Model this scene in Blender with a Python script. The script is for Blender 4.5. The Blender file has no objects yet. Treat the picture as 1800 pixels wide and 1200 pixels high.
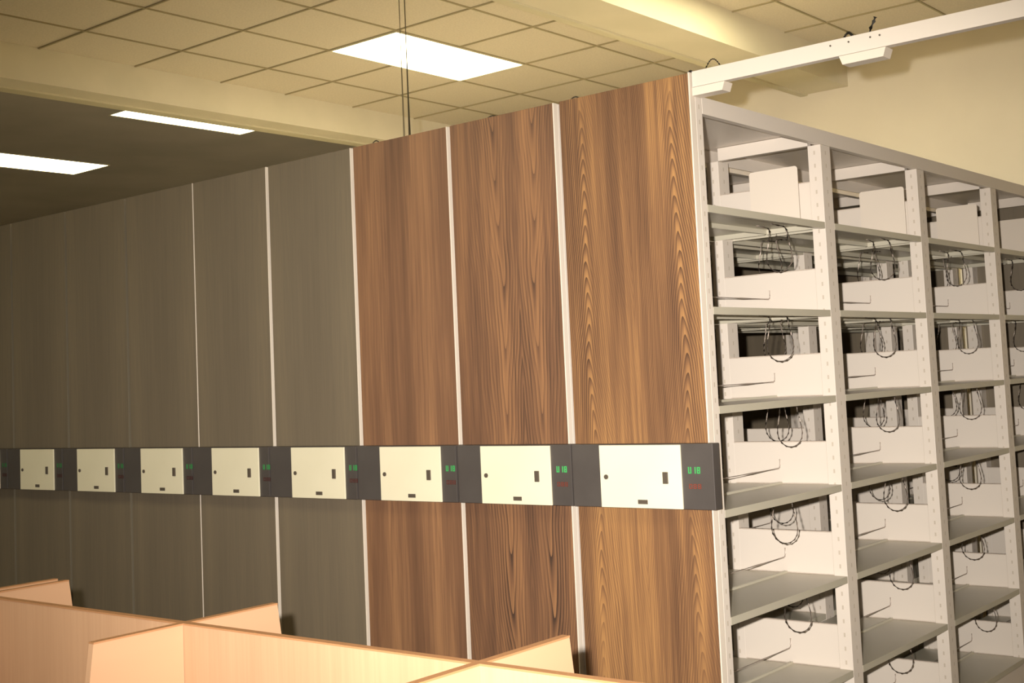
import bpy, bmesh, math, random
from mathutils import Vector, Matrix
random.seed(4)
sc = bpy.context.scene
col = sc.collection

# ---------------------------------------------------------------- camera
YAW, PITCH, ROLL = -0.6528, 0.0740, -0.0492
fw = Vector((math.sin(YAW)*math.cos(PITCH), math.cos(YAW)*math.cos(PITCH), math.sin(PITCH)))
rt = Vector((math.cos(YAW), -math.sin(YAW), 0)); up = rt.cross(fw)
r2 = rt*math.cos(ROLL)+up*math.sin(ROLL); u2 = -rt*math.sin(ROLL)+up*math.cos(ROLL)
CAM = Vector((2.1478, -3.4156, 1.6263))
cd = bpy.data.cameras.new('camera'); cam = bpy.data.objects.new('camera', cd); col.objects.link(cam)
cd.sensor_width = 36; cd.lens = 2188.4/1800*36
cd.shift_x = -133.85/1800; cd.shift_y = -100.16/1800; cd.clip_start = .05; cd.clip_end = 60
cam.matrix_world = Matrix(((r2.x, u2.x, -fw.x, CAM.x), (r2.y, u2.y, -fw.y, CAM.y), (r2.z, u2.z, -fw.z, CAM.z), (0, 0, 0, 1)))
sc.camera = cam
# ---------------------------------------------------------------- world, flash, exposure
w = bpy.data.worlds.new('world'); sc.world = w; w.use_nodes = True
w.node_tree.nodes['Background'].inputs[0].default_value = (1.0, .93, .74, 1)
w.node_tree.nodes['Background'].inputs[1].default_value = .17
vs = sc.view_settings; sc.display_settings.display_device = 'sRGB'
vs.view_transform = 'Standard'; vs.look = 'None'; vs.gamma = 1; vs.exposure = 0; vs.use_curve_mapping = False
FLASH_POWER = 1330
fl = bpy.data.lights.new('camera_flash', 'SPOT'); fo = bpy.data.objects.new('camera_flash', fl); col.objects.link(fo)
fl.energy = FLASH_POWER; fl.color = (1, .93, .84); fl.shadow_soft_size = .02
fl.spot_size = math.radians(62); fl.spot_blend = 1.0
fo.location = CAM - r2*.10 + u2*.07
fo.scale = (1.25, .85, 1)
aim = Vector((-.40, .0, 1.50))
fo.rotation_euler = (aim-fo.location).to_track_quat('-Z', 'Y').to_euler()

# ---------------------------------------------------------------- materials
def mat(name, c, rough=.5, spec=.5, metal=0, emit=None, es=1):
    m = bpy.data.materials.new(name); m.use_nodes = True; b = m.node_tree.nodes['Principled BSDF']
    b.inputs['Base Color'].default_value = (*c, 1); b.inputs['Roughness'].default_value = rough
    b.inputs['Specular IOR Level'].default_value = spec; b.inputs['Metallic'].default_value = metal
    if emit:
        b.inputs['Emission Color'].default_value = (*emit, 1); b.inputs['Emission Strength'].default_value = es
    return m
def nd(m, t, **k):
    n = m.node_tree.nodes.new(t)
    for a, v in k.items(): setattr(n, a, v)
    return n
def lk(m, a, b): m.node_tree.links.new(a, b)
def mathn(m, op, a, b=None, c=None):
    n = nd(m, 'ShaderNodeMath', operation=op)
    for i, v in enumerate((a, b, c)):
        if v is None: continue
        if isinstance(v, (int, float)): n.inputs[i].default_value = v
        else: lk(m, v, n.inputs[i])
    return n.outputs[0]
def speckle(m, c1, c2, scale, detail=4, bump=0, coords='Object', lo=.35, hi=.65):
    b = m.node_tree.nodes['Principled BSDF']; tc = nd(m, 'ShaderNodeTexCoord')
    n = nd(m, 'ShaderNodeTexNoise'); n.inputs['Scale'].default_value = scale; n.inputs['Detail'].default_value = detail
    lk(m, tc.outputs[coords], n.inputs['Vector'])
    r = nd(m, 'ShaderNodeValToRGB'); r.color_ramp.elements[0].color = (*c1, 1); r.color_ramp.elements[1].color = (*c2, 1)
    r.color_ramp.elements[0].position = lo; r.color_ramp.elements[1].position = hi
    lk(m, n.outputs[0], r.inputs[0]); lk(m, r.outputs[0], b.inputs['Base Color'])
    if bump:
        bp = nd(m, 'ShaderNodeBump'); bp.inputs['Strength'].default_value = bump; bp.inputs['Distance'].default_value = .002
        lk(m, n.outputs[0], bp.inputs['Height']); lk(m, bp.outputs[0], b.inputs['Normal'])
    return m
def wood(name, dark, mid, light, seed=0., mirror=.27, col_c=.2, f=9., k=62., sgn=1, tw=.3, rough=.42, warp=1.6, nr=8.):
    """book-matched veneer: chevron cathedral figure in two mirrored columns, straight grain between them"""
    m = bpy.data.materials.new(name); m.use_nodes = True; b = m.node_tree.nodes['Principled BSDF']
    tc = nd(m, 'ShaderNodeTexCoord'); sp = nd(m, 'ShaderNodeSeparateXYZ'); lk(m, tc.outputs['Object'], sp.inputs[0])
    x, z = sp.outputs[0], sp.outputs[2]
    if mirror: x = mathn(m, 'ABSOLUTE', mathn(m, 'ADD', x, mirror))
    def noise(ax, az, sd, det, src=x):
        cv = nd(m, 'ShaderNodeCombineXYZ'); lk(m, mathn(m, 'MULTIPLY', src, ax), cv.inputs[0]); lk(m, mathn(m, 'MULTIPLY', z, az), cv.inputs[1]); cv.inputs[2].default_value = sd
        n = nd(m, 'ShaderNodeTexNoise'); n.inputs['Scale'].default_value = 1; n.inputs['Detail'].default_value = det; lk(m, cv.outputs[0], n.inputs['Vector'])
        return n.outputs[0]
    wob = mathn(m, 'MULTIPLY', mathn(m, 'SUBTRACT', noise(0, 1.3, seed+3, 2), .5), .10)
    dx = mathn(m, 'SUBTRACT', mathn(m, 'ADD', x, wob), col_c)
    u = mathn(m, 'SQRT', mathn(m, 'ADD', mathn(m, 'MULTIPLY', dx, dx), .00012))
    ph = mathn(m, 'ADD', mathn(m, 'MULTIPLY', z, f), mathn(m, 'MULTIPLY', u, k*sgn))
    ph = mathn(m, 'ADD', ph, mathn(m, 'MULTIPLY', noise(14, 1.6, seed, 3), warp))
    tri = mathn(m, 'POWER', mathn(m, 'FRACT', ph), 2.0)
    near = mathn(m, 'SUBTRACT', 1.0, mathn(m, 'MULTIPLY', u, nr)); near.node.use_clamp = True
    patch = mathn(m, 'MULTIPLY', mathn(m, 'SUBTRACT', noise(9, .9, seed+20, 2), .30), 2.2); patch.node.use_clamp = True
    wt = mathn(m, 'MULTIPLY', mathn(m, 'ADD', mathn(m, 'MULTIPLY', near, tw), tw*.30), patch)
    pores = noise(150, 4, seed+5, 3, sp.outputs[0])
    bands = noise(7, .45, seed+7, 2, sp.outputs[0])
    st = noise(45, .8, seed+9, 3)
    s = mathn(m, 'ADD', mathn(m, 'MULTIPLY', pores, .40), mathn(m, 'MULTIPLY', bands, .60))
    s = mathn(m, 'ADD', s, mathn(m, 'MULTIPLY', st, .45)); s = mathn(m, 'ADD', s, mathn(m, 'MULTIPLY', near, .16))
    s = mathn(m, 'SUBTRACT', s, mathn(m, 'MULTIPLY', tri, wt)); s = mathn(m, 'SUBTRACT', s, .16)
    r = nd(m, 'ShaderNodeValToRGB'); e = r.color_ramp.elements
    e[0].position = .22; e[0].color = (*dark, 1); e[1].position = .86; e[1].color = (*light, 1)
    kk = e.new(.56); kk.color = (*mid, 1)
    lk(m, s, r.inputs[0]); lk(m, r.outputs[0], b.inputs['Base Color'])
    b.inputs['Roughness'].default_value = rough; b.inputs['Specular IOR Level'].default_value = .5
    return m
def slotted(name, c):
    m = mat(name, c, .42, .5); b = m.node_tree.nodes['Principled BSDF']
    tc = nd(m, 'ShaderNodeTexCoord'); sp = nd(m, 'ShaderNodeSeparateXYZ'); lk(m, tc.outputs['Object'], sp.inputs[0])
    fx = mathn(m, 'LESS_THAN', mathn(m, 'ABSOLUTE', mathn(m, 'SUBTRACT', mathn(m, 'ABSOLUTE', sp.outputs[0]), 0)), .0035)
    fy = mathn(m, 'LESS_THAN', mathn(m, 'ABSOLUTE', sp.outputs[1]), .0035)
    f = mathn(m, 'MAXIMUM', fx, fy)
    fz = mathn(m, 'LESS_THAN', mathn(m, 'FRACT', mathn(m, 'MULTIPLY', sp.outputs[2], 19.7)), .3)
    mk = mathn(m, 'MULTIPLY', f, fz)
    mx = nd(m, 'ShaderNodeMix', data_type='RGBA'); lk(m, mk, mx.inputs[0])
    mx.inputs[6].default_value = (*c, 1); mx.inputs[7].default_value = (.60, .52, .43, 1)
    lk(m, mx.outputs[2], b.inputs['Base Color']); return m
CREAM = (.78, .70, .62)
M = {}
M['steel'] = mat('cream_enamel_steel', CREAM, .38, .5)
M['post'] = slotted('slotted_cream_steel', CREAM)
M['shelf'] = mat('shelf_enamel', (.56, .52, .42), .34, .6)
M['trim'] = mat('cream_edge_trim', (.80, .71, .61), .4)
M['door'] = speckle(mat('cream_control_door', (.9, .84, .66), .45), (.85, .79, .59), (.89, .83, .63), 3)
M['black'] = speckle(mat('black_plastic', (.05, .05, .05), .5), (.068, .058, .054), (.085, .074, .068), 6)
M['brown'] = mat('brown_plate', (.10, .08, .06), .5)
M['wire'] = mat('chrome_wire', (.40, .33, .28), .32, .6, .25)
M['rod'] = mat('dull_wire', (.42, .35, .30), .45, .5, .2)
M['green'] = mat('green_display', (.02, .05, .02), .5, emit=(.10, .80, .18), es=.75)
M['red'] = mat('red_display', (.05, .02, .02), .5, emit=(.75, .13, .05), es=.42)
M['lens'] = mat('troffer_lens', (.9, .9, .8), .5, emit=(1, .90, .55), es=11.5)
M['tbar'] = mat('ceiling_grid_bar', (.40, .34, .20), .6)
M['tile'] = speckle(mat('mineral_ceiling_tile', (.6, .5, .3), .9, .2), (.72, .65, .53), (.80, .72, .59), 90, 4, .12)
M['plaster'] = speckle(mat('beam_plaster', (.7, .6, .4), .8, .3), (.78, .72, .56), (.84, .77, .61), 2.5)
M['beamside'] = mat('beam_edge_trim', (.72, .66, .48), .6)
M['wall'] = speckle(mat('wall_paint', (.8, .7, .45), .8, .3), (.86, .77, .62), (.91, .82, .66), 1.6)
M['floor'] = speckle(mat('carpet', (.2, .16, .1), .95, .1), (.32, .27, .18), (.40, .34, .24), 60, 6, .5)
M['cable'] = mat('dark_cable', (.05, .045, .04), .5)
M['conduit'] = mat('painted_conduit', (.38, .32, .20), .5)
M['carrel'] = wood('light_maple_laminate', (.46, .27, .155), (.52, .315, .185), (.58, .36, .215), seed=3, mirror=0, f=2, k=9, tw=.10, rough=.5)
M['edge'] = mat('carrel_edge_band', (.40, .20, .09), .5)
DK, MD, LT = (.085, .044, .028), (.225, .115, .056), (.46, .245, .095)
M['walnut'] = [wood('walnut_veneer_right', DK, MD, LT, seed=2.3, mirror=.275, col_c=.195, f=17, k=112, sgn=1, tw=.75, nr=9, warp=2.6),
               wood('walnut_veneer_middle', (.070, .042, .030), (.195, .100, .056), (.37, .19, .088), seed=14.2, mirror=.20, col_c=.085, f=4.5, k=75, sgn=-1, tw=.80, warp=2.2),
               wood('walnut_veneer_left', (.11, .06, .037), (.205, .106, .060), (.36, .19, .095), seed=21.4, mirror=.26, col_c=.12, f=1.5, k=40, tw=.15)]
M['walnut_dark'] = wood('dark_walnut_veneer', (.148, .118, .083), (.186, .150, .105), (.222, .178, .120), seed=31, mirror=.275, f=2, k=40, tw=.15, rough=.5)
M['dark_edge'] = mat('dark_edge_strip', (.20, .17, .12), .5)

# ---------------------------------------------------------------- mesh helpers
def new(): return bmesh.new()
def bx(b, x0, x1, y0, y1, z0, z1, bev=0):
    v = [b.verts.new(p) for p in ((x0,y0,z0),(x1,y0,z0),(x1,y1,z0),(x0,y1,z0),(x0,y0,z1),(x1,y0,z1),(x1,y1,z1),(x0,y1,z1))]
    fs = [b.faces.new([v[i] for i in q]) for q in ((0,3,2,1),(4,5,6,7),(0,1,5,4),(1,2,6,5),(2,3,7,6),(3,0,4,7))]
    if bev:
        es = {e for f in fs for e in f.edges}
        bmesh.ops.bevel(b, geom=list(es), offset=bev, segments=2, affect='EDGES', profile=.6)
    return b
def tube(b, pts, r, n=8):
    pts = [Vector(p) for p in pts]; rings = []; ref = None
    for i, p in enumerate(pts):
        d = (pts[min(i+1, len(pts)-1)]-pts[max(i-1, 0)]).normalized()
        if ref is None or abs(ref.dot(d)) > .95: ref = Vector((0, 0, 1)) if abs(d.z) < .9 else Vector((1, 0, 0))
        a = d.cross(ref).normalized(); c = d.cross(a); ref = c.copy() if abs(c.dot(d)) < .9 else ref
        a = d.cross(ref).normalized(); c = d.cross(a)
        rings.append([b.verts.new(p+(a*math.cos(2*math.pi*k/n)+c*math.sin(2*math.pi*k/n))*r) for k in range(n)])
    for i in range(len(rings)-1):
        for k in range(n): b.faces.new((rings[i][k], rings[i][(k+1)%n], rings[i+1][(k+1)%n], rings[i+1][k]))
    b.faces.new(rings[0][::-1]); b.faces.new(rings[-1]); return b
def prism(b, poly, axis, a0, a1):
    """poly: 2-D outline; extruded along axis from a0 to a1"""
    def P(p, a):
        return (a, p[0], p[1]) if axis == 'x' else ((p[0], a, p[1]) if axis == 'y' else (p[0], p[1], a))
    A = [b.verts.new(P(p, a0)) for p in poly]; B = [b.verts.new(P(p, a1)) for p in poly]; n = len(poly)
    b.faces.new(A[::-1]); b.faces.new(B)
    for i in range(n): b.faces.new((A[i], A[(i+1)%n], B[(i+1)%n], B[i]))
    return b
def obj(name, b, m, parent=None, loc=None, smooth=False):
    """bmesh in parent-local (or world) coordinates -> one mesh object"""
    bmesh.ops.recalc_face_normals(b, faces=b.faces)
    me = bpy.data.meshes.new(name); b.to_mesh(me); b.free(); me.materials.append(m)
    if smooth:
        for p in me.polygons: p.use_smooth = True
    o = bpy.data.objects.new(name, me); col.objects.link(o)
    if parent: o.parent = parent
    if loc: o.location = loc
    return o
def dup(o, parent=None, loc=None):
    c = o.copy(); col.objects.link(c)
    c.parent = parent
    if loc is not None: c.location = loc
    for ch in o.children: dup(ch, c, ch.location.copy())
    return c
def thing(name, label, cat, loc, group=None):
    o = bpy.data.objects.new(name, None); col.objects.link(o); o.empty_display_size = .1
    o.location = loc; tag(o, label, cat, group); return o
def tag(o, label, cat, group=None, kind=None):
    o['label'] = label; o['category'] = cat
    if group: o['group'] = group
    if kind: o['kind'] = kind
    return o
def struct(name, b, m, label, cat):
    o = obj(name, b, m); o['kind'] = 'structure'; o['label'] = label; o['category'] = cat; return o

# ---------------------------------------------------------------- room shell
ZC, ZB, W = 3.772, 3.558, 4.542
XL, XR, YF = -13.0, 3.3, -5.6
struct('floor', bx(new(), XL, XR, YF, W, -.1, 0), M['floor'], 'dark carpeted floor of the library room', 'floor')
struct('ceiling', bx(new(), XL, XR, YF, W, ZC+.004, ZC+.14), M['tile'], 'suspended ceiling of square cream tiles', 'ceiling')
struct('wall_back', bx(new(), XL, XR, W, W+.15, 0, ZC+.14), M['wall'], 'pale yellow painted wall behind the open shelves', 'wall')
struct('wall_left', bx(new(), XL-.15, XL, YF, W, 0, ZC+.14), M['wall'], 'far left wall of the room', 'wall')
struct('wall_right', bx(new(), XR, XR+.15, YF, W, 0, ZC+.14), M['wall'], 'right wall of the room', 'wall')
BEAMS = [(-1.568, -1.941, .06), (-4.943, -5.24, .11)]
for i, (xa, xb, tw) in enumerate(BEAMS):
    b = bx(new(), xb+tw, xa, YF, W, ZB, ZC+.004); 
    struct('trim_%d' % (2*i+1), b, M['plaster'], ('plastered ceiling beam running above the open end of the shelving', 'plastered ceiling beam over the dark left end carriages')[i], 'beam')
    b = bx(new(), xb, xb+tw, YF, W, ZB-.012, ZC+.004, .006)
    struct('trim_%d' % (2*i+2), b, M['beamside'], ('light edge strip along the beam above the open shelving', 'light edge strip along the left beam')[i], 'trim')
# grid bars, one mesh of T-bars (pattern of the ceiling)
TX = .612; ys = [.494, 1.145, 1.804, 2.359, 3.003, 3.656, 4.27] + [-.13-.62*i for i in range(9)]
ys = [y for y in ys if y > YF]
LIGHTS = [(-3.82, -3.208, 1.804, 3.003, 'lit rectangular ceiling light in the tiles above the middle carriages'),
          (-6.28, -5.67, 1.77, 2.965, 'lit ceiling light partly hidden behind the left beam'),
          (-8.72, -8.11, 1.70, 2.905, 'lit ceiling light at the far left edge of the photo'),
          (-1.272, -.66, 1.70, 2.91, None)]
bays = [(XL, -5.24, [-12.39+TX*i for i in range(12)]), (-4.943, -1.941, [-3.82+TX*i for i in range(-1, 4)]), (-1.568, XR, [-1.275+TX*i for i in range(8)])]
bays[0] = (XL, -5.24, [-5.67-TX*i for i in range(12)])
b = new()
for x0, x1, xs in bays[1:]:
    for y in ys:
        cut = sorted((max(x0, l[0]), min(x1, l[1])) for l in LIGHTS if l[2]+.05 < y < l[3]-.05 and l[0] >= x0-.01 and l[1] <= x1+.01)
        a = x0
        for c0, c1 in cut:
            bx(b, a, c0, y-.0055, y+.0055, ZC-.004, ZC+.006); a = c1
        bx(b, a, x1, y-.0055, y+.0055, ZC-.004, ZC+.006)
    for x in xs:
        cut = [l for l in LIGHTS if l[0]+.05 < x < l[1]-.05]
        a = YF
        for l in cut:
            bx(b, x-.0055, x+.0055, a, l[2], ZC-.0035, ZC+.006); a = l[3]
        bx(b, x-.0055, x+.0055, a, W, ZC-.0035, ZC+.006)
struct('trim_5', b, M['tbar'], 'brown grid lines between the ceiling tiles', 'ceiling grid')
M['shaded_ceiling'] = speckle(mat('shade_tinted_ceiling', (.3, .26, .2), .9, .2), (.42, .39, .36), (.49, .45, .42), 1.2)  # far-left bay dimness put into the colour of an added sheet
struct('trim_6', bx(new(), XL, -5.241, YF, W, ZC-.002, ZC+.003), M['shaded_ceiling'], 'added ceiling sheet beyond the left beam, its dimness put into the colour', 'ceiling')
def troffer(x0, x1, y0, y1, label, group=None):
    t = thing('ceiling_light', label, 'ceiling light', ((x0+x1)/2, (y0+y1)/2, ZC), group)
    hx, hy = (x1-x0)/2, (y1-y0)/2
    obj('diffuser', bx(new(), -hx+.012, hx-.012, -hy+.012, hy-.012, -.006, .003, .002), M['lens'], t)
    f = new()
    for s in (-1, 1):
        bx(f, s*hx-(.012 if s > 0 else 0), s*hx+(.012 if s < 0 else 0), -hy, hy, -.008, .003)
        bx(f, -hx+.012, hx-.012, s*hy-(.012 if s > 0 else 0), s*hy+(.012 if s < 0 else 0), -.008, .003)
    obj('frame', f, M['beamside'], t); return t
for l in LIGHTS: troffer(*l[:4], l[4] or 'lit ceiling light above the open aisle, outside the photo', None)
for k, (x, y) in enumerate(((-3.82, -3.1), (-.66, -3.1))):  # extra unseen troffers by the camera, added for ambient light
    troffer(x, x+.612, y, y+1.2, 'unseen fill light added in the bay %s the photographer' % ('left of', 'above')[k])

# ---------------------------------------------------------------- mobile carriages
SZ = [2.160, 1.823, 1.499, 1.164, .823, .478, .145]        # shelf heights, top to bottom
YK = [.02+.923*k for k in range(5)]                          # frame centres
ZT = 2.603                                                   # top of the end panels
CAR = [(-.554, 0), (-1.090, -.579), (-1.634, -1.104), (-2.178, -1.648), (-2.722, -2.192), (-3.266, -2.7245),
       (-3.810, -3.280), (-4.354, -3.824), (-4.898, -4.368), (-5.442, -4.912)]
BOX = [(-.532, .036)] + [(-1.0705-.544*i, -.537-.544*i) for i in range(9)]
DOOR = [-.410, -.952, -1.482, -2.015, -2.557, -3.103, -3.652, -4.198, -4.742, -5.286]
WHERE = ['rightmost, with its open shelves facing the aisle', 'second from the open shelves', 'third from the open shelves', 'fourth from the open shelves',
         'fifth from the open shelves', 'sixth from the open shelves', 'seventh from the open shelves',
         'eighth from the open shelves, its door dim', 'ninth from the open shelves, at left edge', 'beyond the left photo edge']
FW = .515                                                    # carriage shelving depth
SEG = {'0': 'abcdef', '1': 'bc', '8': 'abcdefg', 'U': 'bcdef'}
def glyphs(b, txt, x0, z0, w, h, y):
    t = h*.16
    for i, ch in enumerate(txt):
        x = x0+i*w*1.45
        S = {'a': (x, x+w, z0+h-t, z0+h), 'd': (x, x+w, z0, z0+t), 'g': (x, x+w, z0+h/2-t/2, z0+h/2+t/2),
             'f': (x, x+t, z0+h/2, z0+h), 'e': (x, x+t, z0, z0+h/2), 'b': (x+w-t, x+w, z0+h/2, z0+h), 'c': (x+w-t, x+w, z0, z0+h/2)}
        for s in SEG[ch]: bx(b, S[s][0], S[s][1], y, y+.002, S[s][2], S[s][3])
proto = {}
def led(kind, i):
    g = (.75, .75, .50, .30, .22, .16, .10, .07, .05, .05)[i]; r = (.42, .26, .12, .06, .03, .02, .02, .01, .01, .01)[i]
    if kind == 'green': return mat('green_digits_%d' % i, (.02, .05, .02), .5, emit=(.10, .80, .18), es=g)
    return mat('red_digits_%d' % i, (.05, .02, .02), .5, emit=(.75, .13, .05), es=r)
def shelf_obj(parent, loc, L):
    """steel tray with folded lips; local x from 0 (front lip) to -.255, local y along the shelf"""
    if 'shelf' not in proto:
        b = new(); D = .255
        bx(b, -D, 0, 0, L, .009, .012)
        bx(b, -.0025, 0, 0, L, -.013, .009); bx(b, -.02, -.0025, 0, L, -.013, -.0105)
        bx(b, -D, -D+.0025, 0, L, -.008, .009); bx(b, -D, -D+.004, 0, L, .012, .020)
        for y in (0, L-.0025): bx(b, -D+.0025, -.0025, y, y+.0025, -.010, .009)
        o = obj('shelf', b, M['shelf'], parent, loc); proto['shelf'] = o; return o
    return dup(proto['shelf'], parent, loc)
def rep(key, make, parent, loc):
    if key not in proto: proto[key] = make(); proto[key].parent = parent; proto[key].location = loc; return proto[key]
    return dup(proto[key], parent, loc)
LB = .923-.08-.004
def rod_mesh():
    b = new(); L = .923-.085
    tube(b, [(0, 0, .035), (0, 0, .012), (0, .004, .003), (0, .012, 0)] + [(0, .012+(L-.024)*i/4, 0) for i in range(1, 5)] + [(0, L-.004, .003), (0, L, .012), (0, L, .035)], .0028, 6)
    return obj('stop_rod', b, M['rod'])
def carriage(i):
    xl, xr = CAR[i]; wdt = xr-xl
    t = thing('shelving_carriage', 'mobile shelving carriage with walnut veneer end, ' + WHERE[i], 'mobile shelving', (xr, 0, 0))
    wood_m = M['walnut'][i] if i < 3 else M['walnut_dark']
    obj('end_panel', bx(new(), -wdt, -.005, 0, .018, .012, ZT, .001), wood_m, t)['label'] = 'walnut veneer end panel'
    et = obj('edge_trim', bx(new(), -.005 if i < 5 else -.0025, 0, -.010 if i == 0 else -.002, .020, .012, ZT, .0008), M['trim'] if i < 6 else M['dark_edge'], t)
    if i < 6: et['label'] = 'cream edge strip'
    fw_ = min(FW, wdt-.002)
    full = i < 2
    nk = 5
    # base
    obj('base', bx(new(), -fw_+.02, -.02, .03, YK[-1]+.03, 0, .125, .004), M['steel'], t)
    for k in range(nk):
        y = YK[k]
        y0 = y-.04 if k else .021
        for s, x in ((0, -.0275), (1, -fw_+.0275)):
            def mk(key=('post', k > 0)):
                yy = .04 if k else .0195
                b = bx(new(), -.0275, .0275, -yy, yy, .125, ZT if k == 0 else 2.4735, .0015)
                return obj('post', b, M['post'])
            rep(('post', k > 0), mk, t, (x, y if k else .0405, 0))
        if full or k == 0:
            for z in SZ:
                def mk():
                    b = new(); hw = .515-.11
                    bx(b, -hw, 0, 0, .004, .012, .176, 0); bx(b, -hw, 0, 0, .014, .172, .176)
                    bx(b, -hw, 0, 0, .014, .012, .016)
                    return obj('side_panel', b, M['steel'])
                rep('side', mk, t, (-.055, y0, z))
            rep('header', lambda: obj('header', bx(new(), -.405, 0, 0, .03, 2.474, 2.526, .002), M['steel']), t, (-.055, y0, 0))
    if full:
        for k in range(4):
            for z in SZ:
                y = YK[k]+.042
                shelf_obj(t, (0, y, z), LB)
                o = shelf_obj(t, (-fw_, y+LB, z), LB); o.rotation_euler = (0, 0, math.pi)
                if z < SZ[0]: rep('rod', rod_mesh, t, (-.257, YK[k]+.043, z+.072))
    if full or True:
        obj('rear_dark_sheet', bx(new(), -wdt, -.001, YK[-1]+.042, YK[-1]+.060, .012, 2.52, .001), M['walnut_dark'], t)  # added dark sheet, hides the bright wall so the frame windows stay dark
    # canopy top
    b = new(); ya, yb = .062, YK[-1]+.04
    bx(b, -fw_, 0, ya, yb, 2.5275, 2.531)
    bx(b, -.003, 0, ya, yb, 2.474, 2.5275); bx(b, -fw_, -fw_+.003, ya, yb, 2.474, 2.5275)
    bx(b, -.025, -.003, ya, yb, 2.474, 2.4765)
    obj('top_panel', b, M['steel'], t)
    # control unit
    x0, x1 = BOX[i][0]-xr, BOX[i][1]-xr; ct = BOX[i]
    c = obj('control_unit', bx(new(), x0, x1, -.050, -.0105 if i == 0 else -.002, 1.189, 1.398, .002), M['black'], t); c['label'] = 'black control band'
    dl = DOOR[i]-xr; dw = .326
    obj('door', bx(new(), dl, dl+dw, -.056, -.0495, 1.1895, 1.395, .0015), M['door'], c)['label'] = 'white door'
    def disc(cx, cz, r, y0, y1):
        return prism(new(), [(cx+r*math.cos(a*math.pi/8), cz+r*math.sin(a*math.pi/8)) for a in range(16)], 'y', y0, y1)
    obj('lock', disc(dl+.026, 1.290, .008, -.060, -.0555), M['brown'], c)
    obj('door_pull', bx(new(), dl+.256, dl+.275, -.061, -.0555, 1.270, 1.308, .001), M['brown'], c)
    obj('name_plate', bx(new(), dl+.152, dl+.190, -.0585, -.0555, 1.203, 1.217, .0006), M['brown'], c)
    gx = dl+dw+.024
    b = new(); glyphs(b, 'U18', gx, 1.303, .0115, .021, -.0515); obj('green_display', b, led('green', i), c)
    b = new(); glyphs(b, '088', gx+.001, 1.255, .0115, .015, -.0515); obj('red_display', b, led('red', i), c)
    return t
for i in range(len(CAR)): carriage(i)

# ---------------------------------------------------------------- wire book supports hung under the shelves
ORD = ['top', 'second', 'third', 'fourth', 'fifth', 'sixth']
BAYN = ['first bay, nearest the walnut end', 'second bay', 'third bay', 'fourth bay at the photo edge']
def wire_support():
    b = new(); pts = []
    # clip under the shelf, leg down, U, leg up, clip
    pts += [(-.030, -.10, -.008), (-.032, -.05, -.010), (-.034, -.012, -.012), (-.036, 0, -.022)]
    pts += [(-.040, 0, -.05), (-.047, 0, -.08), (-.053, 0, -.105)]
    for a in range(0, 9):
        th = math.pi+math.pi*a/8; pts.append((.055*math.cos(th), 0, -.128+.053*math.sin(th)))
    pts += [(.053, 0, -.105), (.047, 0, -.08), (.040, 0, -.05), (.036, 0, -.022), (.034, -.012, -.012), (.032, -.05, -.010), (.030, -.10, -.008)]
    tube(b, pts, .0031, 6)
    return obj('wire_book_support', b, M['wire'], smooth=True)
ws = None
for k in range(4):
    for li in range(6):
        z = SZ[li]
        for side in (0, 1):
            x = -.135 if side == 0 else -.385
            y = YK[k]+(.735 if side == 0 else .19)
            x += random.uniform(-.015, .015); y += random.uniform(-.05, .04)
            if side == 0 and k == 0: x, y = (-.125, -.13, -.15, -.10, -.13, -.13)[li], (.755, .73, .80, .625, .74, .74)[li]
            if ws is None: ws = wire_support(); o = ws
            else: o = dup(ws)
            o.location = (x, y, z+.0065)
            rz = random.uniform(-.12, .12) + (math.pi if side else 0); o.rotation_euler = (0, 0, rz)
            tag(o, 'looped wire book support under the %s shelf, %s, %s' % (ORD[li], BAYN[k], ('aisle side', 'far side')[side]), 'book support', 'wire book supports hanging under the shelves')

# ---------------------------------------------------------------- steel plates standing on the top shelf
def rounded(w, h, r, n=5):
    p = [(0, .0095), (.040, .0095), (.040, 0), (w, 0)]
    p += [(w-r+r*math.cos(a*math.pi/2/n), h-r+r*math.sin(a*math.pi/2/n)) for a in range(n+1)]
    p += [(r-r*math.sin(a*math.pi/2/n), h-r+r*math.cos(a*math.pi/2/n)) for a in range(n+1)]
    return p
for k, (x, y) in enumerate(((-.284, .840), (-.250, 1.76), (-.262, 2.68), (-.27, 3.6))):
    t = thing('bookend', 'flat cream steel bookend on the top shelf, %s' % BAYN[k], 'bookend', (x, y, SZ[0]+.012), 'bookends on the top shelf')
    obj('upright_plate', prism(new(), rounded(.212, .222, .012), 'y', 0, .002), M['trim'], t)
    obj('foot', bx(new(), .05, .16, -.09, 0, 0, .0015), M['steel'], t)

# ---------------------------------------------------------------- overhead rail over the open aisle
t = thing('overhead_rail', 'cream steel rail spanning the open aisle at the top of the end panels', 'rail', (.004, 0, 2.553))
b = new(); RL = XR-.004
bx(b, .001, RL, 0, .0025, 0, .052); bx(b, .001, RL, .0025, .045, .0495, .052); bx(b, .001, RL, .0025, .03, 0, .0025)
obj('channel', b, M['steel'], t)
for x in (.50, .56, .63, .66):
    obj('screw', prism(new(), [(x+.003*math.cos(a), .036+.003*math.sin(a)) for a in [q*math.pi/4 for q in range(8)]], 'y', -.002, .0005), M['brown'], t)
for j, (xa, xb) in enumerate(((.002, .125), (.527, .678))):
    b = new(); prism(b, [(xa, 0), (xa+(.010 if j else 0), -.027), (xb-.010, -.027), (xb, 0)], 'y', 0, .05)
    o = obj('rail_bracket', b, M['trim'], None, (.004, -.004, 2.5505)); tag(o, ('cream bracket box under the rail beside the corner post', 'cream bracket box hanging midway under the aisle rail')[j], 'bracket', 'bracket boxes under the rail')

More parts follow.
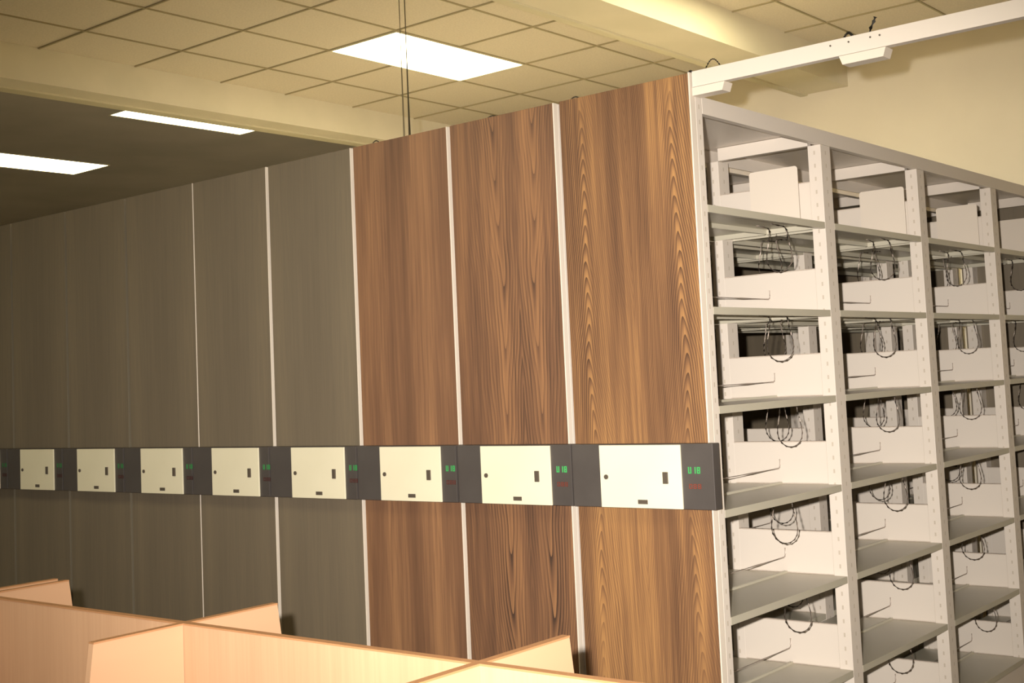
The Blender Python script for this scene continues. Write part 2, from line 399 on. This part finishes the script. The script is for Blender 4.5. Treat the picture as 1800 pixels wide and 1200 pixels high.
def cable(label, pts, r=.003, m='cable'):
    return tag(obj('cable', tube(new(), pts, r, 8), M[m], smooth=True), label, 'cable', 'cables on top of the carriages')
def arch(x, w, h, y=.02, z=2.6045, lean=0):
    return [(x+w*(i/10-.5)+lean*math.sin(math.pi*i/10), y, z+h*math.sin(math.pi*i/10)) for i in range(11)]
cable('thin arched cable on the rail beside the corner post', arch(.075, .06, .03, .02, 2.607), .0028)
cable('dark cable loop on the rail left of its screws', arch(.555, .03, .014, .02, 2.609), .005)
cable('dark upright cable stub sticking up from the rail', [(.625, .02, 2.607), (.628, .02, 2.622), (.640, .02, 2.640), (.645, .02, 2.652)], .006)
cable('small cable arch on the first walnut panel near its left joint', arch(-.505, .05, .012, .03), .003)
cable('small cable arch on the second walnut panel', arch(-.90, .06, .010, .03), .003)
cable('small cable arch above the third walnut panel near its left joint', arch(-1.53, .05, .014, .03), .003)
cable('dark cable bump on the top right corner of the walnut end', arch(-.02, .03, .012, .03), .004)

# pair of conduits from the ceiling to the carriage tops
t = thing('conduit', 'pair of thin vertical conduits dropping from the ceiling in front of the light', 'conduit', (-1.625, .30, 2.5318))
obj('pipe', tube(new(), [(-.017, 0, 0), (-.017, 0, ZC-2.5318-.004)], .005, 10), M['conduit'], t, smooth=True)
obj('pipe', tube(new(), [(.016, 0, 0), (.016, 0, ZC-2.5318-.004)], .0065, 10), M['conduit'], t, smooth=True)

# ---------------------------------------------------------------- study carrels
def carrel(x0, x1, xs, label):
    ym, zt = -1.69, 1.110
    t = thing('study_carrel', label, 'study carrel', ((x0+x1)/2, ym, 0), 'study carrels in front of the shelving'); cx = (x0+x1)/2
    th = .009
    obj('centre_partition', bx(new(), x0-cx, x1-cx, -th, th, .03, zt-.004, .001), M['carrel'], t)
    obj('edge_band', bx(new(), x0-cx, x1-cx, -th-.001, th+.001, zt-.004, zt, .0006), M['edge'], t)
    for x in xs:
        for s in (-1, 1):
            # trapezoid wings: shorter at the top, wider towards the desk
            y1 = s*(.232 if s < 0 else .258); y0, y2 = s*(th+.001), y1+s*.05
            poly = [(y0, .03), (s*.55, .03), (s*.55, .70), (y2, .72), (y1, zt-.004), (y0, zt-.004)]
            o = obj('divider', prism(new(), poly, 'x', x-cx-.009, x-cx+.009), M['carrel'], t)
            poly = [(y0, zt-.004), (y1, zt-.004), (y1, zt), (y0, zt)]
            obj('edge_band', prism(new(), poly, 'x', x-cx-.010, x-cx+.010), M['edge'], o)
    for a, b_ in zip(xs[:-1], xs[1:]):
        for s in (-1, 1):
            ya, yb = sorted((s*(th+.001), s*.54))
            obj('desk_top', bx(new(), a-cx+.0095, b_-cx-.0095, ya, yb, .705, .733, .003), M['carrel'], t)
    return t
carrel(-1.350, 1.470, [-1.340, -.388, .531, 1.455], 'peach wood study carrel row along the bottom of the photo, nearest the camera')
carrel(-4.14, -1.392, [-4.13, -3.22, -2.31, -1.402], 'peach wood study carrel row at the left photo edge, behind the nearer row')
